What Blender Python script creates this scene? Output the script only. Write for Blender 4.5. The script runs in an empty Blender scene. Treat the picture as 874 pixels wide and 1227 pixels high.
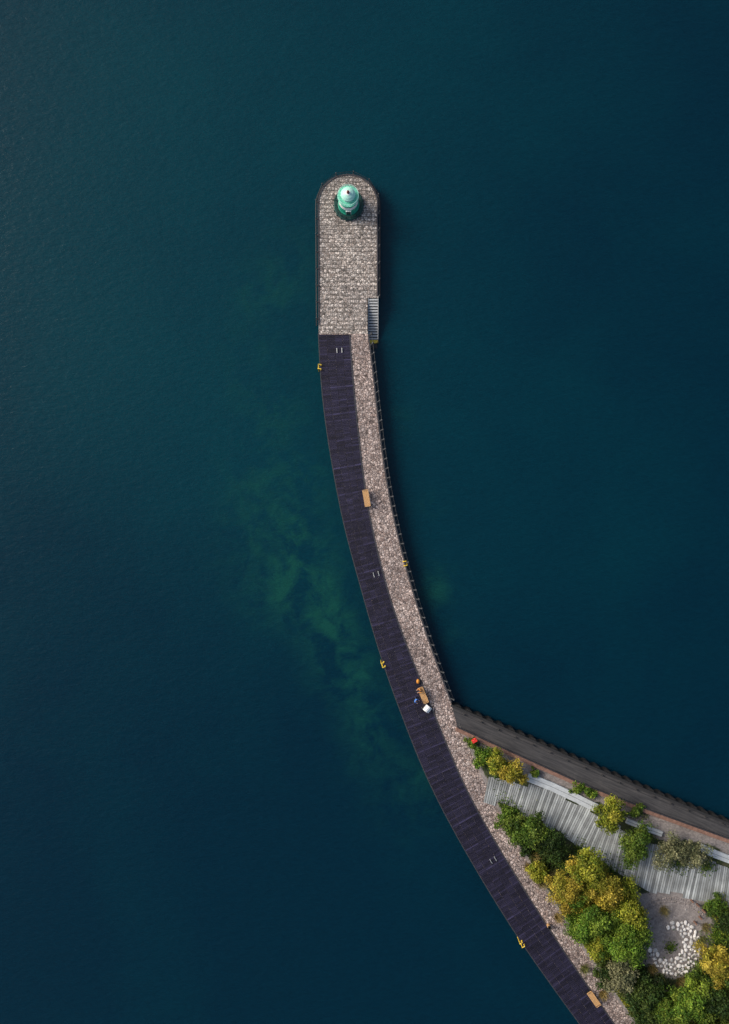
import bpy, math, random
import numpy as np
from mathutils import Vector, Matrix
random.seed(7); rng=np.random.default_rng(11)
S=0.1; CAMH=110.0; WZ=-1.7
def W(px,py,z=0.0):
    """site plan (dm grid) -> metres, corrected for height of the thing measured"""
    k=(CAMH-z)/CAMH
    return Vector(((px-437)*S*k,(613.5-py)*S*k,z))
def pl(px,py,z=0.0): return Vector(((px-437)*S,(613.5-py)*S,z))

# ---------------------------------------------------------------- materials
def newmat(name):
    m=bpy.data.materials.new(name); m.use_nodes=True
    nt=m.node_tree; b=nt.nodes['Principled BSDF']
    return m,nt,b
def N(nt,t,**k):
    n=nt.nodes.new(t)
    for a,v in k.items(): setattr(n,a,v)
    return n
def ramp(nt,fac,stops,interp='LINEAR'):
    r=N(nt,'ShaderNodeValToRGB'); r.color_ramp.interpolation=interp
    e=r.color_ramp.elements
    while len(e)<len(stops): e.new(0.5)
    for i,(p,c) in enumerate(stops):
        e[i].position=p; e[i].color=(c[0],c[1],c[2],1)
    nt.links.new(fac,r.inputs[0]); return r.outputs[0]
def coords(nt,scale=(1,1,1),rot=0):
    tc=N(nt,'ShaderNodeTexCoord'); mp=N(nt,'ShaderNodeMapping')
    mp.inputs['Scale'].default_value=scale; mp.inputs['Rotation'].default_value=(0,0,rot)
    nt.links.new(tc.outputs['Object'],mp.inputs[0]); return mp.outputs[0]
def noise(nt,vec,scale,detail=4,rough=.55,dist=0):
    n=N(nt,'ShaderNodeTexNoise'); n.inputs['Scale'].default_value=scale
    n.inputs['Detail'].default_value=detail; n.inputs['Roughness'].default_value=rough
    n.inputs['Distortion'].default_value=dist
    nt.links.new(vec,n.inputs['Vector']); return n
def mix(nt,fac,a,b,mode='MIX'):
    m=N(nt,'ShaderNodeMix',data_type='RGBA',blend_type=mode)
    for s,v in ((m.inputs['Factor'],fac),(m.inputs['A'],a),(m.inputs['B'],b)):
        if hasattr(v,'is_output'): nt.links.new(v,s)
        elif isinstance(v,(int,float)): s.default_value=v
        else: s.default_value=(v[0],v[1],v[2],1)
    return m.outputs['Result']
def math_(nt,op,a,b=0.0,clamp=False):
    m=N(nt,'ShaderNodeMath',operation=op); m.use_clamp=clamp
    for s,v in ((m.inputs[0],a),(m.inputs[1],b)):
        if hasattr(v,'is_output'): nt.links.new(v,s)
        else: s.default_value=v
    return m.outputs[0]
def bump(nt,b,h,strength=.5,dist=.05):
    bp=N(nt,'ShaderNodeBump'); bp.inputs['Strength'].default_value=strength
    bp.inputs['Distance'].default_value=dist
    nt.links.new(h,bp.inputs['Height']); nt.links.new(bp.outputs[0],b.inputs['Normal'])
def simple(name,col,rough=.6,metal=0,var=.25,scale=6):
    m,nt,b=newmat(name); c=coords(nt); n=noise(nt,c,scale,5)
    lo=[x*(1-var) for x in col]; hi=[min(1,x*(1+var)) for x in col]
    nt.links.new(ramp(nt,n.outputs['Fac'],[(.3,lo),(.7,hi)]),b.inputs['Base Color'])
    b.inputs['Roughness'].default_value=rough; b.inputs['Metallic'].default_value=metal
    return m

def cobble(name,dark,mid,light,rows):
    m,nt,b=newmat(name)
    c=coords(nt)
    dn=noise(nt,c,1.3,2)
    add=N(nt,'ShaderNodeVectorMath',operation='MULTIPLY_ADD')
    nt.links.new(dn.outputs['Color'],add.inputs[0]); add.inputs[1].default_value=(.22,.22,0) ; nt.links.new(c,add.inputs[2])
    rn=.7 if rows else .9
    v=N(nt,'ShaderNodeTexVoronoi'); v.inputs['Scale'].default_value=1.0; v.inputs['Randomness'].default_value=rn
    ve=N(nt,'ShaderNodeTexVoronoi',feature='DISTANCE_TO_EDGE'); ve.inputs['Scale'].default_value=1.0; ve.inputs['Randomness'].default_value=rn
    mp=N(nt,'ShaderNodeMapping'); mp.inputs['Scale'].default_value=(3.8,3.8,1) if rows else (3.7,3.7,1)
    nt.links.new(add.outputs[0],mp.inputs[0])
    nt.links.new(mp.outputs[0],v.inputs['Vector']); nt.links.new(mp.outputs[0],ve.inputs['Vector'])
    sep=N(nt,'ShaderNodeSeparateColor'); nt.links.new(v.outputs['Color'],sep.inputs[0])
    stone=ramp(nt,sep.outputs[0],[(0,dark),(.3,mid),(.7,light),(1,[min(1,x*1.6) for x in light])])
    stone=mix(nt,.3,stone,mix(nt,sep.outputs[1],(.34,.24,.20),(.30,.30,.30)))
    g=noise(nt,c,.22,5)
    stone=mix(nt,1.0,stone,ramp(nt,g.outputs['Fac'],[(.3,(.72,.70,.71)),(.7,(1.2,1.17,1.14))]),'MULTIPLY')
    e=ramp(nt,ve.outputs['Distance'],[(.02,(0,0,0)),(.12,(1,1,1))])
    col=mix(nt,e,[x*.35 for x in dark],stone)
    if rows:
        sx=N(nt,'ShaderNodeSeparateXYZ'); nt.links.new(add.outputs[0],sx.inputs[0])
        s=math_(nt,'SINE',math_(nt,'MULTIPLY',sx.outputs[1],2*math.pi/.52))
        n5=noise(nt,c,1.1,3)
        s=math_(nt,'ADD',s,math_(nt,'MULTIPLY',math_(nt,'SUBTRACT',n5.outputs['Fac'],.5),1.2))
        col=mix(nt,ramp(nt,s,[(.55,(0,0,0)),(.95,(.72,.72,.72))]),col,[x*.42 for x in dark])
    nt.links.new(col,b.inputs['Base Color'])
    b.inputs['Roughness'].default_value=.8
    bump(nt,b,ve.outputs['Distance'],.8,.1)
    return m
M={}
M['cob_head']=cobble('cobble_head',(.16,.14,.12),(.38,.35,.315),(.54,.50,.45),True)
M['cob_path']=cobble('cobble_path',(.13,.095,.085),(.31,.24,.21),(.45,.375,.34),False)
M['wall']=simple('wet_granite_wall',(.035,.04,.045),.6,0,.5,2)
M['coping']=simple('dark_coping',(.03,.03,.036),.7,0,.4,4)
M['steel']=simple('galvanised_steel',(.40,.42,.42),.5,.3,.15)
M['dark']=simple('dark_metal',(.02,.022,.025),.5,.3,.3)
M['rail']=simple('weathered_rail',(.055,.06,.065),.6,.2,.3)
M['yellow']=simple('yellow_paint',(.70,.50,.05),.5,0,.2)
M['wood']=simple('bench_wood',(.50,.30,.13),.6,0,.25,12)
M['white']=simple('white_paint',(.78,.79,.77),.45,0,.05)
M['mint']=simple('mint_paint',(.16,.62,.44),.45,0,.12)
M['pmint']=simple('pale_mint_paint',(.42,.76,.64),.45,0,.08)
M['green']=simple('green_paint',(.015,.36,.23),.45,0,.15)
M['dgreen']=simple('dark_green_paint',(.004,.045,.04),.5,0,.3)
M['red']=simple('red_paint',(.6,.03,.02),.5,0,.15)
M['rust']=simple('finial_red',(.16,.06,.05),.6,0,.2)
M['glass']=simple('lantern_glass',(.05,.09,.09),.08,0,.2)
M['brown']=simple('brown_timber',(.19,.105,.075),.8,0,.35,3)
M['conc']=simple('pale_concrete',(.42,.45,.46),.8,0,.14,2)
M['bark']=simple('bark',(.09,.07,.055),.9,0,.3)
M['skin']=simple('skin',(.5,.29,.2),.5,0,.05)
M['blue']=simple('blue_jacket',(.06,.20,.60),.8,0,.2)
M['orange']=simple('orange_jacket',(.60,.24,.03),.8,0,.15)
M['jeans']=simple('trousers',(.04,.045,.07),.85,0,.2)
M['hair']=simple('hair',(.06,.035,.02),.7,0,.2)
M['rubber']=simple('rubber',(.015,.015,.016),.8,0,.2)
M['sheet']=simple('sheet_pile_steel',(.006,.006,.006),.8,0,.5,2)

def attrmat(name,rough,spec=.3,nscale=8,trans=0,nv=.2):
    m,nt,b=newmat(name)
    a=N(nt,'ShaderNodeAttribute'); a.attribute_name='Col'
    n=noise(nt,coords(nt),nscale,4)
    col=mix(nt,1.0,a.outputs['Color'],ramp(nt,n.outputs['Fac'],[(.3,(1-nv,)*3),(.7,(1+nv,)*3)]),'MULTIPLY')
    nt.links.new(col,b.inputs['Base Color']); b.inputs['Roughness'].default_value=rough
    b.inputs['Specular IOR Level'].default_value=spec
    if trans:
        t=N(nt,'ShaderNodeBsdfTranslucent'); nt.links.new(col,t.inputs[0])
        ms=N(nt,'ShaderNodeMixShader'); ms.inputs[0].default_value=trans
        nt.links.new(b.outputs[0],ms.inputs[1]); nt.links.new(t.outputs[0],ms.inputs[2])
        nt.links.new(ms.outputs[0],nt.nodes['Material Output'].inputs[0])
    return m
M['plank']=attrmat('deck_boards',.7,.25,.6,0,.28)
M['leaf']=attrmat('leaves',.6,.2,3,.3)
M['stone']=attrmat('pale_stone',.8,.3,6)

# ---------------------------------------------------------------- mesh builder
class MB:
    def __init__(s): s.v=[]; s.f=[]; s.m=[]; s.c=[]; s.mats=[]
    def mi(s,k):
        if k not in s.mats: s.mats.append(k)
        return s.mats.index(k)
    def add(s,vs,fs,mat,col=(1,1,1)):
        o=len(s.v); s.v+= [tuple(v) for v in vs]; s.c+=[col]*len(vs)
        i=s.mi(mat)
        for f in fs: s.f.append(tuple(o+k for k in f)); s.m.append(i)
    def box(s,c,size,mat,rot=0,col=(1,1,1),M3=None):
        hx,hy,hz=[d/2 for d in size]
        R=M3 if M3 is not None else Matrix.Rotation(rot,3,'Z')
        c=Vector(c)
        vs=[c+R@Vector((x,y,z)) for z in(-hz,hz) for x,y in((-hx,-hy),(hx,-hy),(hx,hy),(-hx,hy))]
        s.add(vs,[(3,2,1,0),(4,5,6,7),(0,1,5,4),(1,2,6,5),(2,3,7,6),(3,0,4,7)],mat,col)
    def tube(s,p0,p1,r0,r1,mat,n=8,col=(1,1,1)):
        p0=Vector(p0);p1=Vector(p1); d=(p1-p0).normalized()
        a=d.orthogonal().normalized(); b=d.cross(a)
        vs=[]
        for p,r in((p0,r0),(p1,r1)):
            for i in range(n):
                t=2*math.pi*i/n; vs.append(p+a*r*math.cos(t)+b*r*math.sin(t))
        fs=[(i,(i+1)%n,n+(i+1)%n,n+i) for i in range(n)]+[tuple(range(n))[::-1],tuple(range(n,2*n))]
        s.add(vs,fs,mat,col)
    def lathe(s,c,prof,n=40):
        c=Vector(c)
        for (r0,z0,_),(r1,z1,mt) in zip(prof,prof[1:]):
            vs=[]
            for r,z in((r0,z0),(r1,z1)):
                for i in range(n):
                    t=2*math.pi*i/n; vs.append(c+Vector((r*math.cos(t),r*math.sin(t),z)))
            s.add(vs,[(i,(i+1)%n,n+(i+1)%n,n+i) for i in range(n)],mt)
    def torus(s,c,R,r,mat,n=24,k=8,M3=Matrix.Identity(3)):
        c=Vector(c);vs=[];fs=[]
        for i in range(n):
            for j in range(k):
                a=2*math.pi*i/n;b=2*math.pi*j/k
                vs.append(c+M3@Vector(((R+r*math.cos(b))*math.cos(a),(R+r*math.cos(b))*math.sin(a),r*math.sin(b))))
        for i in range(n):
            for j in range(k):
                fs.append((i*k+j,((i+1)%n)*k+j,((i+1)%n)*k+(j+1)%k,i*k+(j+1)%k))
        s.add(vs,fs,mat)
    def sphere(s,c,r,mat,sc=(1,1,1),n=10,m=7):
        c=Vector(c);vs=[];fs=[]
        for j in range(m+1):
            for i in range(n):
                a=2*math.pi*i/n;b=math.pi*j/m
                vs.append(c+Vector((r*sc[0]*math.sin(b)*math.cos(a),r*sc[1]*math.sin(b)*math.sin(a),r*sc[2]*math.cos(b))))
        for j in range(m):
            for i in range(n):
                fs.append((j*n+i,(j+1)*n+i,(j+1)*n+(i+1)%n,j*n+(i+1)%n))
        s.add(vs,fs,mat)
    def obj(s,name,loc=None,smooth=False,xf=None):
        me=bpy.data.meshes.new(name); me.from_pydata(s.v,[],s.f)
        for k in s.mats: me.materials.append(M[k])
        me.polygons.foreach_set('material_index',s.m)
        ca=me.color_attributes.new('Col','FLOAT_COLOR','POINT')
        ca.data.foreach_set('color',np.array([(c[0],c[1],c[2],1) for c in s.c],dtype=np.float32).ravel())
        if smooth: me.polygons.foreach_set('use_smooth',[True]*len(s.f))
        me.update()
        o=bpy.data.objects.new(name,me); bpy.context.collection.objects.link(o)
        if loc is not None: o.location=loc
        if xf is not None: o.matrix_world=xf
        return o

# ---------------------------------------------------------------- curves
def smoothcurve(pts):
    """natural cubic x(y)"""
    y=np.array([p[0] for p in pts],float);x=np.array([p[1] for p in pts],float)
    n=len(y);h=np.diff(y);A=np.eye(n);r=np.zeros(n)
    for i in range(1,n-1):
        A[i,i-1]=h[i-1];A[i,i]=2*(h[i-1]+h[i]);A[i,i+1]=h[i];r[i]=6*((x[i+1]-x[i])/h[i]-(x[i]-x[i-1])/h[i-1])
    m=np.linalg.solve(A,r)
    s_end=(x[-1]-x[-2])/h[-1]+h[-1]*m[-2]/6
    def f(q):
        if q>=y[-1]: return x[-1]+s_end*(q-y[-1])
        if q<=y[0]: return x[0]
        i=int(np.searchsorted(y,q)-1);i=max(0,min(n-2,i));a=(y[i+1]-q);b=(q-y[i]);H=h[i]
        return m[i]*a**3/(6*H)+m[i+1]*b**3/(6*H)+(x[i]/H-m[i]*H/6)*a+(x[i+1]/H-m[i+1]*H/6)*b
    return f
Lc=smoothcurve([(400,382),(440,384),(490,388.5),(560,399),(630,413),(705,433),(796,460),(865,485),(940,516),(1030,564),(1130,626),(1227,695)])
Dc=smoothcurve([(400,419),(450,422.5),(520,429.5),(590,438),(660,452),(725,470),(796,496),(865,524),(940,556),(1030,606),(1130,669),(1227,736)])
Rc=smoothcurve([(400,441),(440,446),(520,455),(600,467.5),(675,485),(745,506),(848,543),(900,564),(940,582),(1030,631),(1130,694),(1227,760)])
def Lx(y):
    if y<245: return 417-math.sqrt(max(0,36**2-(245-y)**2))
    return 381+(y-245)/155 if y<400 else Lc(y)
def Rx(y,after=True):
    if y<245: return 417+math.sqrt(max(0,36**2-(245-y)**2))
    if y<357 or (y==357 and not after): return 453
    if y<400: return 440.5
    return Rc(y)

# ---------------------------------------------------------------- water
def axis(a,b,step,far):
    mid=list(np.arange(a,b+.01,step)); return np.array([-far,-far*.4,-far*.1]+mid+[far*.1,far*.4,far])
gx=axis(-60,60,1.0,6000);gy=axis(-78,78,1.0,6000)
X,Y=np.meshgrid(gx,gy); PX=X/S+437; PY=613.5-Y/S
def blobs(lst):
    o=np.zeros_like(X)
    for (a,b,r,s) in lst: o+=s*np.exp(-((PX-a)**2+(PY-b)**2)/(r*r))
    return o
alg=blobs([(322,345,36,.65),(345,300,35,.3),(300,400,34,.3),(302,470,40,.45),(333,500,28,.7),(366,568,26,.85),(310,575,42,.5),(330,620,50,.5),(358,645,34,1.0),(368,700,40,1.25),(396,752,36,1.2),(325,712,42,.55),(290,660,45,.3),(416,808,38,1.05),(445,860,34,.6),(520,705,26,.9),(520,607,14,.7),(545,765,18,.35),(495,940,55,.5),(480,500,22,.25),(370,420,25,.25),(440,900,30,.4)])
teal=blobs([(120,120,280,.75),(330,520,240,.5),(520,60,240,.4),(60,420,170,.35),(650,560,260,.25),(30,750,200,.15)])
verts=np.stack([X.ravel(),Y.ravel(),np.full(X.size,WZ)],1)
nx=len(gx);ny=len(gy)
fs=[(j*nx+i,j*nx+i+1,(j+1)*nx+i+1,(j+1)*nx+i) for j in range(ny-1) for i in range(nx-1)]
me=bpy.data.meshes.new('water');me.from_pydata(verts.tolist(),[],fs)
for nm,arr in(('algae',alg),('turbid',teal)):
    at=me.attributes.new(nm,'FLOAT','POINT'); at.data.foreach_set('value',arr.ravel().astype(np.float32))
wo=bpy.data.objects.new('water',me);bpy.context.collection.objects.link(wo)
m,nt,b=newmat('sea_water')
c=coords(nt)
aa=N(nt,'ShaderNodeAttribute');aa.attribute_name='algae'; at=N(nt,'ShaderNodeAttribute');at.attribute_name='turbid'
n1=noise(nt,c,.045,5,.6,.3); n2=noise(nt,c,.26,8,.68,.35)
tf=math_(nt,'ADD',at.outputs['Fac'],math_(nt,'MULTIPLY',math_(nt,'SUBTRACT',n1.outputs['Fac'],.5),.7))
base=ramp(nt,tf,[(0,(.0003,.0155,.030)),(.9,(.0005,.034,.0475))])
an=ramp(nt,n2.outputs['Fac'],[(.42,(0,0,0)),(.66,(1,1,1))])
af=math_(nt,'MULTIPLY',aa.outputs['Fac'],an,True)
base=mix(nt,math_(nt,'MULTIPLY',af,.85),base,(.005,.054,.043))
n3=noise(nt,coords(nt,(1,1.6,1),.5),1.6,4,.6)
base=mix(nt,1.0,base,ramp(nt,n3.outputs['Fac'],[(.3,(.92,.92,.92)),(.7,(1.08,1.08,1.08))]),'MULTIPLY')
nt.links.new(base,b.inputs['Base Color'])
b.inputs['Roughness'].default_value=.12; b.inputs['IOR'].default_value=1.33; b.inputs['Specular IOR Level'].default_value=.3
wv=noise(nt,coords(nt,(1,2.2,1),.6),.9,5,.6,.2)
bump(nt,b,wv.outputs['Fac'],.42,.16)
me.materials.append(m)

# ---------------------------------------------------------------- pier
mb=MB(); ys=[209.001,209.3,210,211,213,216,220,225,231,238]+list(range(245,357,8))+[357,357.001]+list(range(362,400,8))+[400]+list(range(408,1900,8))
for y0,y1 in zip(ys,ys[1:]):
    if y1-y0<.01 and y0>=357: continue
    a0,b0=Lx(y0),Rx(y0,y0>357.0005); a1,b1=Lx(y1),Rx(y1,y1>357.0005)
    if y0==357.001: b0=440.5
    mat='cob_head' if y1<=400 else 'cob_path'
    mb.add([pl(a0,y0),pl(a1,y1),pl(b1,y1),pl(b0,y0)],[(0,1,2,3)],mat)
    mb.add([pl(a0,y0),pl(a1,y1),pl(a1,y1,-4),pl(a0,y0,-4)],[(3,2,1,0)],'wall')
    mb.add([pl(b0,y0),pl(b1,y1),pl(b1,y1,-4),pl(b0,y0,-4)],[(0,1,2,3)],'wall')
mb.add([pl(440.5,357),pl(453,357),pl(453,357,-4),pl(440.5,357,-4)],[(0,1,2,3)],'wall')
mb.obj('stone_pier')

def offs(pts,d):
    out=[]
    for i,p in enumerate(pts):
        a=pts[max(0,i-1)];b_=pts[min(len(pts)-1,i+1)]
        t=(b_-a);t.z=0;t.normalize(); out.append(p+Vector((t.y,-t.x,0))*d)
    return out
def strip(mb,pts,d0,d1,z0,z1,mat):
    A=offs(pts,d0);B=offs(pts,d1)
    for i in range(len(pts)-1):
        v=[A[i],A[i+1],B[i+1],B[i]]
        lo=[Vector((p.x,p.y,z0)) for p in v];hi=[Vector((p.x,p.y,z1)) for p in v]
        mb.add(lo+hi,[(4,5,6,7),(0,1,5,4),(2,3,7,6)]+([(3,0,4,7)] if i==0 else [])+([(1,2,6,5)] if i==len(pts)-2 else []),mat)
arc=[pl(417+36*math.cos(t),245-36*math.sin(t)) for t in np.linspace(0,math.pi,40)]
headedge=[pl(453,y) for y in range(355,246,-12)]+arc+[pl(Lx(y),y) for y in range(257,400,12)]
leftedge=[pl(Lx(y),y) for y in range(400,1900,12)]
rightedge=[pl(Rc(y),y) for y in range(402,848,10)]
mb=MB()
strip(mb,headedge,.03,-.14,-.3,.07,'coping')
strip(mb,leftedge,-.03,.07,-.5,.06,'coping')
strip(mb,rightedge,-.12,.05,-.3,.05,'coping')
strip(mb,headedge,.35,.22,-1.0,-.75,'dark')
strip(mb,leftedge,-.22,-.10,-1.0,-.7,'dark')
mb.obj('pier_coping')

def resample(pts,step):
    out=[pts[0]];acc=0
    for a,b_ in zip(pts,pts[1:]):
        L=(b_-a).length
        while acc+L>=step:
            t=(step-acc)/L; a=a+(b_-a)*t; out.append(a.copy()); L=(b_-a).length; acc=0
        acc+=L
    return out
def railing(name,pts,off,step,h,lean=0.0,pr=.05):
    mb=MB(); P=offs(resample(pts,step),off); T=offs(resample(pts,step),off+lean)
    for i,p in enumerate(P):
        t=T[i]+Vector((0,0,h)); mb.tube(p+Vector((0,0,-.35)),t,pr*1.2,pr,'rail',6)
        mb.box(p+Vector((0,0,-.02)),(.18,.18,.06),'rail')
        mb.sphere(t,pr*1.7,'rail',n=6,m=4)
        if i:
            q=P[i-1];u=T[i-1]+Vector((0,0,h))
            mb.tube(u,t,.022,.022,'dark',5)
            mb.tube(q.lerp(u,.5),p.lerp(t,.5),.012,.012,'dark',4)
    return mb.obj(name)
railing('railing',rightedge,-.12,1.15,1.05,-.30,.075)
railing('railing',headedge,.12,2.0,.6,.1)

def boards(mb,A,B,width,gap,z,th,colf,jit=0.0,grp=5,splits=()):
    """A,B lists of paired points; boards run A->B"""
    mid=[(a+b_)/2 for a,b_ in zip(A,B)]
    cum=[0]
    for p,q in zip(mid,mid[1:]): cum.append(cum[-1]+(q-p).length)
    cum=np.array(cum);A_=np.array([tuple(a) for a in A]);B_=np.array([tuple(a) for a in B])
    def at(arr,s): return Vector([float(np.interp(s,cum,arr[:,k])) for k in range(3)])
    s=0;i=0;j0=j1=0
    while s+width<cum[-1]:
        if i%grp==0 and jit: j0=random.uniform(-jit,jit);j1=random.uniform(-jit,jit)
        a0=at(A_,s);a1=at(A_,s+width-gap);b0=at(B_,s);b1=at(B_,s+width-gap)
        d=(b0-a0).normalized()
        a0-=d*j0;a1-=d*j0;b0+=d*j1;b1+=d*j1
        cuts=[0]+list(splits)+[1]
        zz=z+random.uniform(-.004,.004)
        for k in range(len(cuts)-1):
            e=.02/(b0-a0).length
            u,v_=cuts[k]+(e if k else 0),cuts[k+1]-(e if k<len(cuts)-2 else 0)
            q=[a0.lerp(b0,u),a1.lerp(b1,u),a1.lerp(b1,v_),a0.lerp(b0,v_)]
            vs=[Vector((p.x,p.y,zz-th)) for p in q]+[Vector((p.x,p.y,zz)) for p in q]
            mb.add(vs,[(4,5,6,7),(0,4,7,3),(1,2,6,5),(0,1,5,4),(2,3,7,6)],'plank',colf(i,k))
        s+=width;i+=1
A=[];B=[]
y=401.0
while y<1880:
    p=np.array([Lc(y),y]); t=np.array([Lc(y+4)-Lc(y-4) if y>404 else 0.05*8,8.0]);t/=np.linalg.norm(t)
    n_=np.array([t[1],-t[0]])
    lo,hi=20,60
    for _ in range(30):
        w=(lo+hi)/2;q=p+n_*w
        if q[0]>Dc(max(q[1],400.0)): hi=w
        else: lo=w
    q=p+n_*lo
    if q[1]<401: q[1]=401
    A.append(pl(p[0]+.6,p[1],0));B.append(pl(q[0],q[1],0));y+=4
sec={}
def deckcol(i,k):
    g=i//16
    if (g,k) not in sec: sec[(g,k)]=random.uniform(.9,1.12)
    f=sec[(g,k)]*random.uniform(.65,1.35)
    if i%4==3: f*=1.45
    if i%16==15: f*=1.5
    if i<110: f*=1.15
    return (.0118*f,.0108*f,.0250*f)
mb=MB();boards(mb,A,B,.20,.03,.07,.05,deckcol,splits=(.25,.5,.75))
strip(mb,B,-.07,.05,-.02,.078,'coping')
mb.obj('wooden_deck')

def fitting(px,py,rot):
    mb=MB()
    for sx in(-.3,.3):
        mb.box((sx,0,.035),(.09,.6,.03),'steel')
        mb.tube((sx,-.2,.04),(sx,-.2,.13),.03,.03,'steel',8);mb.tube((sx,.2,.04),(sx,.2,.13),.03,.03,'steel',8)
        mb.tube((sx,-.27,.13),(sx,.27,.13),.035,.035,'steel',8)
    mb.obj('mooring_cleat',xf=Matrix.Translation(pl(px,py,.075))@Matrix.Rotation(rot,4,'Z'))
def tang(f,y): return math.atan2(-8*1.0,(f(y+4)-f(y-4)))+math.pi/2
for px,py in((407,420),(451,688),(591,1030)): fitting(px,py,tang(Lc,py))

# ---------------------------------------------------------------- ladders
def ladder(px,py,outdir,k_=1.0):
    mb=MB(); w=.26
    for sx in(-w,w):
        mb.tube((sx,.18,-3),(sx,.18,.5),.05,.05,'yellow',8)
        mb.tube((sx,.18,.5),(sx,-.14,.5),.05,.05,'yellow',8)
        mb.tube((sx,-.14,.5),(sx,-.14,.05),.05,.05,'yellow',8)
        mb.sphere((sx,.18,.5),.05,'yellow');mb.sphere((sx,-.14,.5),.05,'yellow')
        mb.box((sx,-.14,.085),(.16,.16,.03),'yellow')
    for k in range(10): mb.tube((-w,.18,-2.9+k*.3),(w,.18,-2.9+k*.3),.045,.045,'yellow',6)
    mb.box((0,.18,-.12),(.44,.10,.12),'yellow')
    ang=math.atan2(outdir[1],outdir[0])-math.pi/2
    mb.obj('ladder',xf=Matrix.Translation(pl(px,py,0))@Matrix.Rotation(ang,4,'Z'))
ladder(Lc(440)-.5,440,(-1,.05));ladder(Lc(796)-.5,796,(-1,-.35));ladder(Lc(1130)-.5,1130,(-1,-.66));ladder(Rc(675)+.5,675,(1,.25))

# ---------------------------------------------------------------- stairs
mb=MB()
x0,x1=441.5,453.5
n_=15;yt=359;yb=403
for i in range(n_):
    t=i/(n_-1);y=yt+(yb-yt)*t;z=-.05-t*1.45
    a=pl(x0,y,z);b_=pl(x1,y,z)
    mb.box((a+b_)/2,(abs(b_.x-a.x)-.12,.20,.04),'steel')
    mb.box((a+b_)/2+Vector((0,.11,-.06)),(abs(b_.x-a.x)-.12,.02,.12),'dark')
for x in(x0+.2,x1-.2):
    a=pl(x,yt-2,-.02);b_=pl(x,yb+2,-1.55)
    mid=(a+b_)/2;L=(b_-a).length
    d=(b_-a).normalized()
    Xa=Vector((1,0,0));Z=Xa.cross(d)
    R=Matrix((Xa,d,Z)).transposed()
    mb.box(mid,(.06,L,.22),'steel',M3=R)
    off=Vector((0,0,.9))
    if x>x0+1:
        mb.tube(a+off,b_+off,.03,.03,'steel',6)
        for t in(0,.33,.66,1): p=a.lerp(b_,t);mb.tube(p,p+off,.025,.025,'steel',6)
mb.box(pl(447.5,406.5,-1.55),(1.2,.4,.06),'yellow')
mb.box(pl(447.5,412,-1.6),(1.0,.5,.06),'dark')
for x in(442.5,452.5): mb.tube(pl(x,408,-3),pl(x,408,-1.2),.06,.06,'dark',8)
mb.obj('metal_stairs')

# ---------------------------------------------------------------- lighthouse
mb=MB();c=pl(418,246.5,0)
G='green';D='dgreen'
mb.lathe(c,[(0,.32,D),(1.72,.32,D),(1.78,.28,D),(1.78,0,D)],48)
mb.lathe(c,[(1.28,.32,G),(1.28,.5,G),(1.2,.55,G),(1.14,1.7,G),(1.12,1.75,'white'),(1.06,2.25,'white'),(1.05,2.28,G),(.98,3.0,G),(1.22,3.15,G),(1.25,3.27,'mint'),(.72,3.28,'mint'),(.72,3.5,'pmint'),(.70,3.52,'glass'),(.70,3.95,'glass'),(.73,3.97,'mint'),(.86,4.0,'mint'),(.84,4.06,'pmint'),(.6,4.32,'pmint'),(.3,4.5,'pmint'),(.17,4.55,'white'),(.17,4.75,'rust'),(.05,4.82,'rust')],48)
mb.sphere(c+Vector((0,0,4.87)),.16,'rust');mb.tube(c+Vector((0,0,4.9)),c+Vector((0,0,5.35)),.02,.01,'dark',6)
for i in range(12):
    a=2*math.pi*i/12;d=Vector((math.cos(a),math.sin(a),0))
    mb.tube(c+d*.71+Vector((0,0,3.5)),c+d*.71+Vector((0,0,3.97)),.03,.03,'white',5)
for i in range(20):
    a=2*math.pi*i/20;d=Vector((math.cos(a),math.sin(a),0))
    mb.tube(c+d*1.2+Vector((0,0,3.27)),c+d*1.2+Vector((0,0,3.85)),.018,.018,'white',5)
mb.torus(c+Vector((0,0,3.85)),1.2,.025,'pmint',40,6);mb.torus(c+Vector((0,0,3.56)),1.2,.015,'pmint',40,6)
for i in range(18):
    a=2*math.pi*i/18;d=Vector((math.cos(a),math.sin(a),0))
    mb.tube(c+d*1.66+Vector((0,0,.3)),c+d*1.66+Vector((0,0,1.25)),.035,.035,D,6)
    mb.box(c+d*1.82+Vector((0,0,.12)),(.16,.10,.24),D,rot=a)
for z in(.6,.92,1.25): mb.torus(c+Vector((0,0,z)),1.66,.032,D,48,6)
mb.box(c+Vector((0,-1.16,1.0)),(.62,.14,1.2),'white');mb.box(c+Vector((0,-1.24,.98)),(.5,.04,1.05),D)
mb.sphere(c+Vector((.18,-1.27,.95)),.03,'steel')
for a in(.4,2.5):
    d=Vector((math.cos(a),math.sin(a),0));mb.box(c+d*1.05+Vector((0,0,2.0)),(.1,.34,.45),'glass',rot=a)
o=mb.obj('lighthouse',smooth=True)
md=o.modifiers.new('es','EDGE_SPLIT');md.split_angle=math.radians(35)

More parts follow.
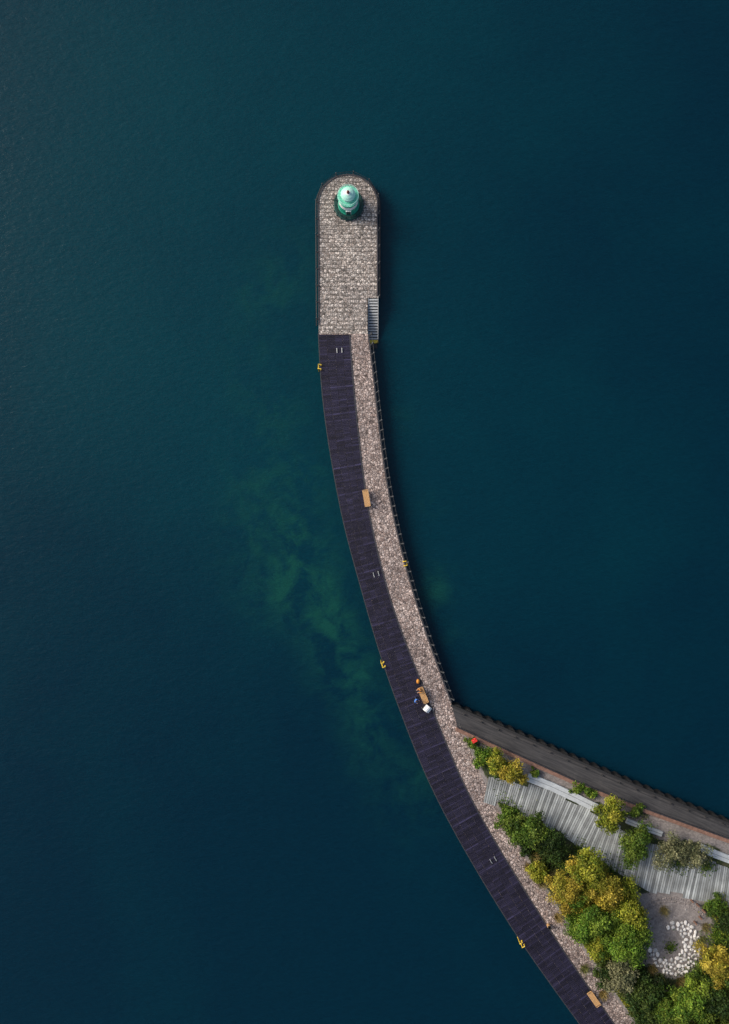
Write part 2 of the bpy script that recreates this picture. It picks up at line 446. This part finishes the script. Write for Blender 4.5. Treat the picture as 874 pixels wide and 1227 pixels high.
# ---------------------------------------------------------------- benches
def bench(px,py,rot):
    mb=MB();L=1.95
    for i in range(6): mb.box((-.27+i*.105,0,.45),(.085,L,.04),'wood')
    for i in range(3): mb.box((.33+i*.02,0,.58+i*.11),(.03,L,.085),'wood')
    for y in(-.8,0,.8):
        mb.box((0,y,.40),(.62,.06,.05),'dark');mb.box((-.25,y,.2),(.06,.06,.40),'dark');mb.box((.25,y,.2),(.06,.06,.40),'dark')
        mb.box((.37,y,.62),(.03,.05,.45),'dark');mb.box((0,y,.012),(.6,.08,.024),'dark')
    for y in(-.99,.99): mb.box((0,y,.62),(.58,.05,.04),'wood');mb.box((-.25,y,.5),(.05,.05,.2),'dark');mb.box((.27,y,.5),(.05,.05,.2),'dark')
    return mb.obj('park_bench',xf=Matrix.Translation(pl(px,py,.075))@Matrix.Rotation(rot,4,'Z'))
bench(439,597,tang(Dc,597));bench(506.5,832,tang(Dc,832));bench(710,1194,tang(Dc,1194))

# ---------------------------------------------------------------- people
def person(name,loc,rot,sit,jacket):
    hipz=.53 if sit else .95
    J=[('pelvis',(0,0,hipz),(.15,.12),'t'),('waist',(0,.0,hipz+.2),(.135,.1),'j'),('chest',(0,.02,hipz+.42),(.165,.115),'j'),('neckb',(0,.03,hipz+.56),(.07,.07),'j'),('neck',(0,.045,hipz+.63),(.052,.052),'s'),('head',(0,.07,hipz+.74),(.088,.098),'s'),('crown',(0,.065,hipz+.83),(.07,.08),'h')]
    E=[(0,1),(1,2),(2,3),(3,4),(4,5),(5,6)]
    def add(nm,p,r,l,par): J.append((nm,p,(r,r),l));E.append((par,len(J)-1));return len(J)-1
    for s in(-1,1):
        sh=add('sh',(s*.19,.02,hipz+.49),.066,'j',2)
        el=add('el',(s*.25,.08,hipz+.22),.046,'j',sh)
        if sit: wr=(s*.17,.30,hipz+.13)
        else: wr=(s*.20,.32,hipz+.16)
        wi=add('wr',wr,.03,'j',el); pm=add('palm',(wr[0],wr[1]+.07,wr[2]-.01),.032,'s',wi)
        for k,(dx,l) in enumerate(((-.033,.07),(-.011,.085),(.011,.08),(.033,.06))):
            a=add('f',(wr[0]+dx,wr[1]+.10,wr[2]-.015),.010,'s',pm);b_=add('f',(wr[0]+dx,wr[1]+.10+l*.5,wr[2]-.03),.009,'s',a);add('f',(wr[0]+dx,wr[1]+.10+l*.8,wr[2]-.065),.008,'s',b_)
        a=add('th',(wr[0]-s*.04,wr[1]+.06,wr[2]-.01),.011,'s',pm);add('th',(wr[0]-s*.055,wr[1]+.10,wr[2]-.02),.009,'s',a)
        hp=add('hip',(s*.10,.0 if not sit else .06,hipz-.05),.092,'t',0)
        if sit: kn=(s*.12,.48,hipz-.03);an=(s*.13,.50,.10);to=(s*.14,.68,.045)
        else: kn=(s*.11,.05*s+.04,.50);an=(s*.11,.10*s-.02,.09);to=(s*.12,.10*s+.17,.045)
        k_=add('kn',kn,.062,'t',hp);a_=add('an',an,.042,'t',k_);add('toe',to,.04,'b',a_)
    me=bpy.data.meshes.new('tmp');me.from_pydata([j[1] for j in J],E,[])
    ob=bpy.data.objects.new('tmp',me);bpy.context.collection.objects.link(ob)
    mod=ob.modifiers.new('sk','SKIN');mod.use_smooth_shade=True
    for i,j in enumerate(J):
        me.skin_vertices[0].data[i].radius=j[2]; me.skin_vertices[0].data[i].use_root=(i==0)
    sd=ob.modifiers.new('sub','SUBSURF');sd.levels=2;sd.render_levels=2
    dg=bpy.context.evaluated_depsgraph_get();ev=ob.evaluated_get(dg);m2=bpy.data.meshes.new_from_object(ev)
    bpy.data.objects.remove(ob)
    mats={'t':'jeans','j':jacket,'s':'skin','h':'hair','b':'rubber'}
    mb=MB()
    seg=[(np.array(J[a][1]),np.array(J[b_][1]),J[b_][3]) for a,b_ in E]
    vs=[v.co.copy() for v in m2.vertices]
    base=len(mb.v);mb.v+=[tuple(v) for v in vs];mb.c+=[(1,1,1)]*len(vs)
    for p in m2.polygons:
        cc=np.array(p.center);best=None;bd=9
        for a,b_,l in seg:
            d=b_-a;t=max(0,min(1,np.dot(cc-a,d)/np.dot(d,d)));q=np.linalg.norm(cc-a-t*d)
            if q<bd: bd=q;best=l
        mb.f.append(tuple(base+k for k in p.vertices));mb.m.append(mb.mi(mats[best]))
    hc=Vector((0,.07,hipz+.755))
    mb.sphere(hc+Vector((0,-.022,.03)),.105,'hair',(.98,1.02,.98),14,10)
    for s in(-1,1):
        mb.sphere(hc+Vector((s*.033,.088,-.005)),.012,'white');mb.sphere(hc+Vector((s*.033,.098,-.005)),.006,'rubber')
        mb.sphere(hc+Vector((s*.093,.0,-.012)),.024,'skin',(.4,.8,1.2))
    mb.sphere(hc+Vector((0,.105,-.03)),.016,'skin',(.8,1.1,1.4));mb.sphere(hc+Vector((0,.092,-.065)),.02,'red',(1.1,.4,.3))
    mb.obj(name,smooth=True,xf=Matrix.Translation(loc)@Matrix.Rotation(rot,4,'Z'))
r=tang(Dc,832)
bl=pl(506.5,832,.075);Rz=Matrix.Rotation(r,4,'Z')
person('person',bl+(Rz@Vector((-.03,.70,0))),r+math.pi/2,True,'orange')
person('person',pl(497.5,836.5,.075),-2.2,False,'blue')
mb=MB()
mb.sphere((0,0,.24),.26,'orange',(.8,1.05,.95),14,10);mb.sphere((.0,.2,.16),.14,'orange',(1,.6,.9));mb.torus((0,0,.5),.07,.015,'rubber',12,6,Matrix.Rotation(math.pi/2,3,'X'))
for s in(-.1,.1): mb.tube((s,-.24,.08),(s,-.16,.45),.02,.02,'rubber',6)
mb.obj('backpack',smooth=True,loc=pl(501,816,.075))
mb=MB()
mb.add([(-.36,-.42,.55),(.36,-.42,.55),(.36,.42,.55),(-.36,.42,.55),(-.27,-.32,.38),(.27,-.32,.38),(.27,.32,.38),(-.27,.32,.38)],[(0,1,5,4),(1,2,6,5),(2,3,7,6),(3,0,4,7),(4,5,6,7)],'white')
mb.add([(-.34,-.4,.57),(.34,-.4,.57),(.34,.06,.60),(-.34,.06,.60)],[(0,1,2,3)],'white')
vs=[]
for i in range(7):
    a=math.pi*i/6
    for x in(-.37,.37): vs.append((x,.07+.36*math.cos(a)*1.0,.57+.36*math.sin(a)))
mb.add(vs,[(2*i,2*i+1,2*i+3,2*i+2) for i in range(6)],'white')
mb.add([vs[2*i] for i in range(7)],[tuple(range(7))],'white');mb.add([vs[2*i+1] for i in range(7)],[tuple(range(7))],'white')
for x in(-.3,.3):
    for y,rr in((-.35,.11),(.35,.15)):
        mb.torus((x,y,rr),rr-.03,.03,'rubber',18,6,Matrix.Rotation(math.pi/2,3,'Y'));mb.tube((x-.02,y,rr),(x+.02,y,rr),.04,.04,'steel',8)
    mb.tube((x,-.35,.11),(x,.45,.55),.015,.015,'steel',6);mb.tube((x,.35,.15),(x,-.3,.5),.015,.015,'steel',6);mb.tube((x,.4,.5),(x,.72,1.0),.015,.015,'steel',6)
mb.tube((-.3,.72,1.0),(.3,.72,1.0),.02,.02,'rubber',6)
mb.obj('baby_stroller',xf=Matrix.Translation(pl(512,848,.075))@Matrix.Rotation(.9,4,'Z'))
def bin_(px,py):
    mb=MB();mb.lathe((0,0,0),[(.0,.0,'wood'),(.2,.0,'wood'),(.24,.75,'wood'),(.25,.8,'dark'),(.15,.82,'dark'),(.13,.6,'dark')],16)
    mb.obj('litter_bin',loc=pl(px,py,.07),smooth=False)
bin_(657,1108)

# ---------------------------------------------------------------- quay
O=[(541,844),(620,878.5),(700,914),(780,948),(874,986),(1500,1240)]
I=[(548,870),(620,903),(700,939),(780,970),(874,1004),(1500,1262)]
def poly(pts,n=140):
    xs=np.linspace(pts[0][0],pts[-1][0],n);return [(x,float(np.interp(x,[p[0] for p in pts],[p[1] for p in pts]))) for x in xs]
Op=[pl(*p) for p in poly(O)];Ip=[pl(*p) for p in poly(I)]
m,nt,b=newmat('quay_surface');c=coords(nt,(1,1,1),math.radians(23.5))
n1=noise(nt,c,.5,6,.7);n2=noise(nt,c,6,4);cs=N(nt,'ShaderNodeMapping');cs.inputs['Scale'].default_value=(.35,4,1);nt.links.new(c,cs.inputs[0]);n3=noise(nt,cs.outputs[0],1.2,3)
col=ramp(nt,n1.outputs['Fac'],[(.3,(.022,.023,.026)),(.55,(.038,.038,.041)),(.75,(.085,.08,.078))])
col=mix(nt,.5,col,ramp(nt,n3.outputs['Fac'],[(.35,(.02,.02,.022)),(.7,(.085,.08,.078))]))
nt.links.new(col,b.inputs['Base Color']);b.inputs['Roughness'].default_value=.85;bump(nt,b,n2.outputs['Fac'],.4,.03);M['asph']=m
mb=MB()
for i in range(139):
    mb.add([Op[i]+Vector((0,0,.02)),Ip[i]+Vector((0,0,.02)),Ip[i+1]+Vector((0,0,.02)),Op[i+1]+Vector((0,0,.02))],[(0,1,2,3)],'asph')
z=resample(Op,.35)
of=offs(z,-.26);q=[ (of[i] if i%4>=2 else z[i]) for i in range(len(z))]
for a,b_ in zip(q,q[1:]):
    mb.add([Vector((a.x,a.y,-.05)),Vector((b_.x,b_.y,-.05)),Vector((b_.x,b_.y,-4)),Vector((a.x,a.y,-4))],[(0,1,2,3)],'sheet')
for i in range(0,len(q)-1):
    mb.add([q[i]+Vector((0,0,-.05)),q[i+1]+Vector((0,0,-.05)),z[i+1]+Vector((0,0,-.052)),z[i]+Vector((0,0,-.052))],[(0,1,2,3)],'sheet')
strip(mb,Op,.25,-.02,-.3,.16,'rubber')
strip(mb,Op,.62,.56,0,.026,'rubber')
strip(mb,Ip,0,.10,-.2,.35,'coping')
for i in range(2,70,3):
    p=Op[i]+(Ip[i]-Op[i])*.22
    mb.tube(p,p+Vector((0,0,.3)),.07,.07,'dark',8);mb.sphere(p+Vector((0,0,.32)),.1,'dark',(1,1,.6))
mb.obj('quay')
mb=MB()
ofp=offs(Ip,.12);strip(mb,ofp,.0,.42,-.1,.45,'brown')
mb.obj('timber_wall')

# ---------------------------------------------------------------- land
inner=lambda x: float(np.interp(x,[p[0] for p in I],[p[1] for p in I]))
def xin(y): return float(np.interp(y,[p[1] for p in I],[p[0] for p in I]))
rows=np.arange(866,1900,4.0);nc=130
V=[];att=[]
for y in rows:
    a=Rc(y)-.3;b_=xin(y) if y<1262 else 1500+(y-1262)*.2
    if y<870: b_=max(a+1,548)
    t=np.linspace(0,1,nc)**1.6
    for x in a+(b_-a)*t:
        h=.03*math.sin(x*.13)*math.cos(y*.11)+.02*math.sin(x*.31+y*.2)
        p=pl(x,y,.03+h);V.append(tuple(p))
        dS=math.hypot(x-806,y-1122)
        g=1/(1+math.exp((dS-50)/5))
        dI=y-inner(x)
        g=max(g,1/(1+math.exp((dI-24-8*math.sin(x*.05))/3)))
        g=max(g,math.exp(-((x-800)/60)**2-((y-1078)/14)**2))
        dR=x-Rc(y); g=max(g,.9/(1+math.exp((dR-5)/2)))
        att.append(g)
nr=len(rows)
F=[(j*nc+i,(j+1)*nc+i,(j+1)*nc+i+1,j*nc+i+1) for j in range(nr-1) for i in range(nc-1)]
me=bpy.data.meshes.new('ground');me.from_pydata(V,[],F)
a_=me.attributes.new('gravel','FLOAT','POINT');a_.data.foreach_set('value',np.array(att,dtype=np.float32))
go=bpy.data.objects.new('ground',me);bpy.context.collection.objects.link(go)
m,nt,b=newmat('garden_ground');c=coords(nt)
ga=N(nt,'ShaderNodeAttribute');ga.attribute_name='gravel'
n1=noise(nt,c,.8,6,.65);n2=noise(nt,c,7,5,.7)
soil=ramp(nt,n1.outputs['Fac'],[(.3,(.014,.024,.009)),(.5,(.035,.05,.016)),(.72,(.08,.07,.04))])
v=N(nt,'ShaderNodeTexVoronoi');v.inputs['Scale'].default_value=5;nt.links.new(c,v.inputs['Vector'])
sc=N(nt,'ShaderNodeSeparateColor');nt.links.new(v.outputs['Color'],sc.inputs[0])
grav=ramp(nt,n2.outputs['Fac'],[(.3,(.17,.15,.14)),(.55,(.27,.24,.225)),(.75,(.35,.32,.30))])
grav=mix(nt,.3,grav,ramp(nt,sc.outputs[0],[(0,(.10,.09,.085)),(1,(.42,.38,.36))]))
grav=mix(nt,1.0,grav,ramp(nt,n1.outputs['Fac'],[(.3,(.65,.65,.65)),(.7,(1.1,1.1,1.1))]),'MULTIPLY')
f=math_(nt,'ADD',ga.outputs['Fac'],math_(nt,'MULTIPLY',math_(nt,'SUBTRACT',n1.outputs['Fac'],.5),1.1))
f=ramp(nt,f,[(.42,(0,0,0)),(.58,(1,1,1))])
nt.links.new(mix(nt,f,soil,grav),b.inputs['Base Color']);b.inputs['Roughness'].default_value=.9
bump(nt,b,n2.outputs['Fac'],.6,.06);me.materials.append(m)

def paired(U,Vv,n=120):
    P=[pl(*p) for p in U];Q=[pl(*p) for p in Vv];k=len(P);o1=[];o2=[]
    for t in np.linspace(0,k-1.0001,n):
        i=int(t);f=t-i;o1.append(P[i].lerp(P[i+1],f));o2.append(Q[i].lerp(Q[i+1],f))
    return o1,o2
U=[(586,930),(622,936),(662,950),(712,972),(748,996),(792,1014),(832,1024),(876,1038),(1000,1080),(1200,1150)]
Vv=[(580,958),(612,968),(650,984),(692,1010),(736,1044),(780,1067),(820,1074),(870,1084),(990,1126),(1190,1200)]
A,B=paired(U,Vv)
def wcol(i,k):
    f=random.uniform(.7,1.18)*(1 if i%3 else .62)*(1 if (i//9)%2 else .92); return (.37*f,.395*f,.395*f)
mb=MB();boards(mb,A,B,.26,.06,.16,.08,wcol,jit=.35,grp=6)
mb.obj('boardwalk')

def slab(name,pts,w,h,mat='conc',z=.05):
    mb=MB();P=[pl(*p) for p in pts]
    strip(mb,P,-w/2,w/2,z+.08,z+h,mat)
    strip(mb,P,-w/2+.15,w/2-.15,z-.1,z+.1,'coping')
    strip(mb,P,-.02,.02,z+h-.02,z+h+.004,'coping')
    return mb.obj(name)
slab('concrete_bench',[(632,930),(660,941),(690,955),(714,967)],1.0,.48)
slab('concrete_bench',[(750,982),(770,990),(792,998)],.6,.48)
slab('concrete_bench',[(838,1014),(856,1022),(880,1031)],.9,.48)

mb=MB()
mb.box((0,0,.6),(.08,.08,1.2),'white');mb.box((0,.05,1.25),(.6,.06,.7),'red');mb.torus((0,.13,1.25),.26,.06,'red',24,8,Matrix.Rotation(math.pi/2,3,'X'));mb.box((0,.0,1.65),(.62,.3,.04),'red')
mb.obj('life_buoy_stand',xf=Matrix.Translation(pl(567,884,.05))@Matrix.Rotation(.5,4,'Z'))

# ---------------------------------------------------------------- stone spiral
def rock(mb,c,r,col,flat=.6):
    n=9;m_=5;vs=[];fs=[];ph=random.random()*6;ax=random.uniform(.75,1.25)
    rr=[[r*random.uniform(.82,1.12) for _ in range(n)] for _ in range(m_+1)]
    for j in range(m_+1):
        b_=math.pi*j/m_
        for i in range(n):
            a=2*math.pi*i/n+ph;q=rr[j][i] if 0<j<m_ else r*.95
            vs.append(c+Vector((q*math.sin(b_)*math.cos(a)*ax,q*math.sin(b_)*math.sin(a)/ax,q*flat*math.cos(b_))))
    for j in range(m_):
        for i in range(n): fs.append((j*n+i,(j+1)*n+i,(j+1)*n+(i+1)%n,j*n+(i+1)%n))
    mb.add(vs,fs,'stone',col)
mb=MB();placed=[]
tries=0
while tries<16000:
    tries+=1
    t=random.random()
    ang=math.radians(105-t*275)
    rad=20+3*math.sin(t*3)+t*3
    thick=(3+18*math.sin(min(1,t*1.15)*math.pi*.9))
    q=random.uniform(-.5,.5)*thick
    x=805+(rad+q)*math.cos(ang);y=1131-(rad+q)*math.sin(ang)*1.1
    r=random.uniform(1.7,3.1)
    if all((x-a)**2+(y-b_)**2>((r+c_)*.95)**2 for a,b_,c_ in placed):
        placed.append((x,y,r));g=random.uniform(.45,.82);rock(mb,pl(x,y,.1),r*S,(g,g*.97,g*.93))
for i in range(26):
    rock(mb,pl(806+random.gauss(0,34),1122+random.gauss(0,28),.06),random.uniform(.06,.14),(.35,.33,.31))
mb.obj('stone_spiral')
mb=MB()
for k,(rr_,a0,a1) in enumerate(((46,40,175),(50,38,170),(33,120,220))):
    for a in np.arange(a0,a1,3.4 if rr_>40 else 5):
        t=math.radians(a);x=803+rr_*math.cos(t);y=1126-rr_*math.sin(t)
        g=random.uniform(.14,.30);rock(mb,pl(x+random.uniform(-.4,.4),y,.04),random.uniform(.12,.17),(g,g*.88,g*.83))
mb.obj('stone_paving_ring')
for px,py in((828,1078),(835,1083),(842,1090),(838,1098),(832,1104)):
    mb=MB();mb.lathe((0,0,0),[(.13,-.1,'brown'),(.11,.75,'brown'),(.09,.8,'brown'),(0,.81,'brown')],10);mb.obj('wooden_post',loc=pl(px,py,.03))

# ---------------------------------------------------------------- vegetation
def leafmesh(name,P,Nn,size,cols,extra=None,loc=None):
    n=len(P)
    Nn=Nn/np.maximum(1e-6,np.linalg.norm(Nn,axis=1,keepdims=True))
    rnd=rng.normal(size=(n,3));T=np.cross(Nn,rnd);T/=np.maximum(1e-6,np.linalg.norm(T,axis=1,keepdims=True));Bt=np.cross(Nn,T)
    s=size[:,None]
    v=np.stack([P-T*s,P+Bt*s*.55,P+T*s,P-Bt*s*.55],1).reshape(-1,3)
    f=np.arange(4*n).reshape(-1,4)
    ev,ef,ec=([],[],[]) if extra is None else extra
    verts=v.tolist()+ev;faces=f.tolist()+[[k+4*n for k in q] for q in ef]
    me=bpy.data.meshes.new(name);me.from_pydata(verts,[],faces)
    me.materials.append(M['leaf']);me.materials.append(M['bark'])
    me.polygons.foreach_set('material_index',[0]*n+[1]*len(ef))
    ca=me.color_attributes.new('Col','FLOAT_COLOR','POINT')
    cc=np.ones((len(verts),4),np.float32);cc[:4*n,:3]=np.repeat(cols,4,axis=0)
    ca.data.foreach_set('color',cc.ravel());me.update()
    o=bpy.data.objects.new(name,me);bpy.context.collection.objects.link(o)
    if loc is not None:o.location=loc
    return o
PAL={'yel':[(.38,.30,.035),(.46,.37,.06),(.19,.20,.02),(.30,.22,.03)],
     'yg':[(.18,.22,.02),(.27,.28,.028),(.08,.12,.012),(.36,.33,.04)],
     'gr':[(.06,.12,.014),(.10,.16,.018),(.03,.065,.012),(.15,.20,.03)],
     'dk':[(.028,.058,.012),(.045,.085,.016),(.016,.035,.010),(.08,.11,.02)],
     'bg':[(.09,.18,.018),(.16,.25,.028),(.045,.10,.012),(.22,.28,.035)],
     'ol':[(.13,.15,.07),(.20,.20,.10),(.09,.10,.05),(.27,.26,.14)]}
def tree(name,px,py,rpx,h,pal,dens=1.0,leaf=.17):
    R=rpx*S*1.10; cz=h-R*.55 if h>R else h*.55
    c=W(px,py,cz);base=Vector((c.x,c.y,0))
    rz=min(R*.8,cz*.85)
    nc_=min(85,int(26*R*R/4)+9)
    ph=[random.uniform(0,6.28) for _ in range(3)]
    def out(a): return .80+.18*math.sin(2*a+ph[0])+.16*math.sin(3*a+ph[1])+.13*math.sin(5*a+ph[2])
    cl=[]
    for i in range(nc_):
        a=random.uniform(0,6.28);u=random.uniform(-.3,1);rad=math.sqrt(max(0,1-u*u))*random.uniform(.3,1.08)*out(a)
        cl.append((Vector((rad*R*math.cos(a),rad*R*math.sin(a),cz+u*rz*.8*random.uniform(.4,1.2))),random.uniform(.12,.27)*min(R,2.4)+.07))
    P=[];Nn=[];C=[];Sz=[]
    pals=np.array(PAL[pal])
    for cc,cr in cl:
        n=int(80*dens*(cr/.5)**2*(.17/leaf)**2)+22
        d=rng.normal(size=(n,3));d/=np.linalg.norm(d,axis=1,keepdims=True)
        rr=cr*rng.uniform(.4,1.5,n)[:,None]; d2=d*np.array([1,1,.75])
        p=np.array(cc)+d2*rr
        hue=pals[rng.integers(0,4)]*.6+pals[rng.integers(0,4,n)]*.4
        C.append(hue*rng.uniform(.75,1.3)*rng.uniform(.5,1.55,(n,1)));P.append(p)
        Nn.append(d+np.array([0,0,.4])+rng.normal(size=(n,3))*.7);Sz.append(leaf*rng.uniform(.6,1.3,n))
    t=MB();tr=.05+R*.035
    t.tube((0,0,-.1),(.05,.03,cz*.55),tr*1.3,tr,'bark',8)
    for cc,cr in cl[:max(6,nc_//2)]:
        m1=Vector((.05,.03,cz*.5)).lerp(cc,.5)+Vector((0,0,-.1));t.tube((.05,.03,cz*.5),m1,tr*.6,tr*.35,'bark',5);t.tube(m1,cc,tr*.35,tr*.12,'bark',5)
    return leafmesh(name,np.concatenate(P),np.concatenate(Nn),np.concatenate(Sz),np.concatenate(C),([list(v) for v in t.v],[list(f) for f in t.f],None),base)
T=[('shrub',578,906,12,1.6,'bg'),('shrub',566,891,8,1.0,'gr'),('deciduous_tree',596,915,14,2.6,'yg'),('deciduous_tree',612,926,17,2.8,'yel'),('shrub',641,925,7,1.0,'bg'),
('shrub',692,944,9,.9,'bg'),('shrub',706,950,9,.9,'bg'),('deciduous_tree',732,975,19,3.4,'yg'),('shrub',762,972,10,1.2,'gr'),('deciduous_tree',760,1012,21,3.4,'gr'),
('willow_tree',803,1019,20,3.4,'ol',.5),('willow_tree',833,1026,17,3.0,'ol',.45),
('shrub',611,985,17,2.0,'gr'),('deciduous_tree',637,997,23,3.2,'gr'),('deciduous_tree',660,1012,20,3.2,'dk'),('shrub',645,1044,15,1.8,'yg'),('shrub',627,1015,12,1.3,'dk'),
('deciduous_tree',680,1062,27,4.4,'yel'),('deciduous_tree',706,1043,25,4.6,'yg'),('deciduous_tree',725,1066,25,4.6,'yel'),('deciduous_tree',708,1100,31,5.0,'bg'),
('deciduous_tree',752,1088,25,4.4,'yg'),('deciduous_tree',748,1125,31,5.0,'bg'),('deciduous_tree',716,1128,20,3.6,'yg'),('deciduous_tree',742,1165,24,3.8,'ol'),
('deciduous_tree',724,1168,15,3.0,'dk'),('deciduous_tree',768,1192,24,3.6,'dk'),('deciduous_tree',857,1150,21,3.6,'yel'),('shrub',858,1085,14,1.8,'gr'),('shrub',870,1105,14,1.8,'dk'),
('deciduous_tree',822,1200,30,4.0,'bg'),('deciduous_tree',858,1196,24,3.4,'dk'),('deciduous_tree',795,1214,22,3.2,'gr'),('shrub',835,1170,14,1.6,'gr'),('deciduous_tree',775,1225,20,3.2,'dk'),
('deciduous_tree',890,1170,26,4,'gr'),('deciduous_tree',905,1110,26,4,'yg'),('deciduous_tree',850,1245,30,4,'gr'),('deciduous_tree',910,1225,30,4.4,'yel'),('deciduous_tree',800,1270,30,4,'yg'),('deciduous_tree',960,1180,30,4.4,'gr')]
for t in T:
    tree(*t[:6],dens=(t[6] if len(t)>6 else 1.0),leaf=.13 if t[0]!='willow_tree' else .11)
cent=[(600,975,20),(620,1000,22),(650,1030,26),(640,1060,14),(665,1085,18),(690,1110,26),(705,1140,22),(740,1150,28),(745,1195,28),(765,1170,20),(790,1195,22),(720,1060,30),(760,1115,16),(840,1180,26),(860,1120,14),(820,1215,30),(785,1235,30),(860,1165,20),(590,915,10),(600,928,8),(575,900,7),(730,985,10),(770,1000,14),(812,1030,14),(845,1035,12),(803,1134,8),(865,1090,14),(770,975,8),(845,1150,8),(900,1150,50),(850,1260,60),(680,1040,16),(695,1020,12)]
P=[];C=[]
for x,y,r_ in cent:
    n=int(r_*r_*3.2)
    a=rng.normal(size=(n,2))*r_*.5;hz=rng.uniform(.03,.55,n)*(1 if r_>9 else .5)
    pal=np.array(PAL[random.choice(['gr','dk','yg','gr','ol','bg'])])
    px=x+a[:,0];py=y+a[:,1]
    ok=np.array([u>Rc(v_)+4 for u,v_ in zip(px,py)])
    q=np.stack([(px-437)*S,(613.5-py)*S,hz],1)[ok];P.append(q);C.append((pal[rng.integers(0,4,n)]*rng.uniform(.6,1.3,(n,1)))[ok])
P=np.concatenate(P);C=np.concatenate(C)
leafmesh('ground_cover_plants',P,rng.normal(size=P.shape)*.6+np.array([0,0,1]),rng.uniform(.07,.15,len(P)),C)
def grass(mbn,cx,cy,r_,n,col):
    for i in range(n):
        a=random.uniform(0,6.28);l=random.uniform(.4,1)*r_;p=pl(cx+random.gauss(0,2),cy+random.gauss(0,2),.03);tip=p+Vector((math.cos(a)*l,math.sin(a)*l,random.uniform(.4,1.0)));s=Vector((-math.sin(a),math.cos(a),0))*.03
        f=random.uniform(.7,1.3);mbn.add([p-s,p+s,tip],[(0,1,2)],'leaf',tuple(k*f for k in col))
mb=MB()
for cx,cy in((633,1038),(650,1058),(640,1025),(662,1045),(790,1170),(780,1160),(668,1098),(700,1160),(722,1190),(845,1110),(838,1125),(795,1090),(815,1175)):
    grass(mb,cx,cy,.8,140,random.choice([(.26,.22,.09),(.16,.17,.05),(.3,.23,.08)]))
mb.obj('ornamental_grass')

# ---------------------------------------------------------------- light
az=Vector((-.8,.35,0)).normalized();el=math.radians(38)
world=bpy.data.worlds.new("World");bpy.context.scene.world=world;world.use_nodes=True
nt=world.node_tree;sky=nt.nodes.new('ShaderNodeTexSky');sky.sky_type='NISHITA';sky.sun_disc=False
sky.sun_elevation=el;sky.sun_rotation=math.atan2(az.x,az.y);sky.dust_density=4;sky.air_density=1.0;sky.ozone_density=.6
nt.links.new(sky.outputs[0],nt.nodes['Background'].inputs[0]);nt.nodes['Background'].inputs[1].default_value=.15
sd=bpy.data.lights.new('sun','SUN');sd.energy=2.8;sd.angle=math.radians(24);sd.color=(1,.93,.84)
so=bpy.data.objects.new('sun',sd);bpy.context.collection.objects.link(so)
dirv=Vector((az.x*math.cos(el),az.y*math.cos(el),math.sin(el)));so.rotation_euler=dirv.to_track_quat('Z','Y').to_euler()
so.location=(0,0,60)
cd=bpy.data.cameras.new('camera');cam=bpy.data.objects.new('camera',cd);bpy.context.collection.objects.link(cam)
cam.location=(0,0,CAMH);cam.rotation_euler=(0,0,0);cd.sensor_fit='VERTICAL';cd.sensor_height=24;cd.lens=24*CAMH/122.7;cd.clip_end=20000
bpy.context.scene.camera=cam
vs=bpy.context.scene.view_settings;vs.view_transform='Standard';vs.look='None';vs.exposure=0
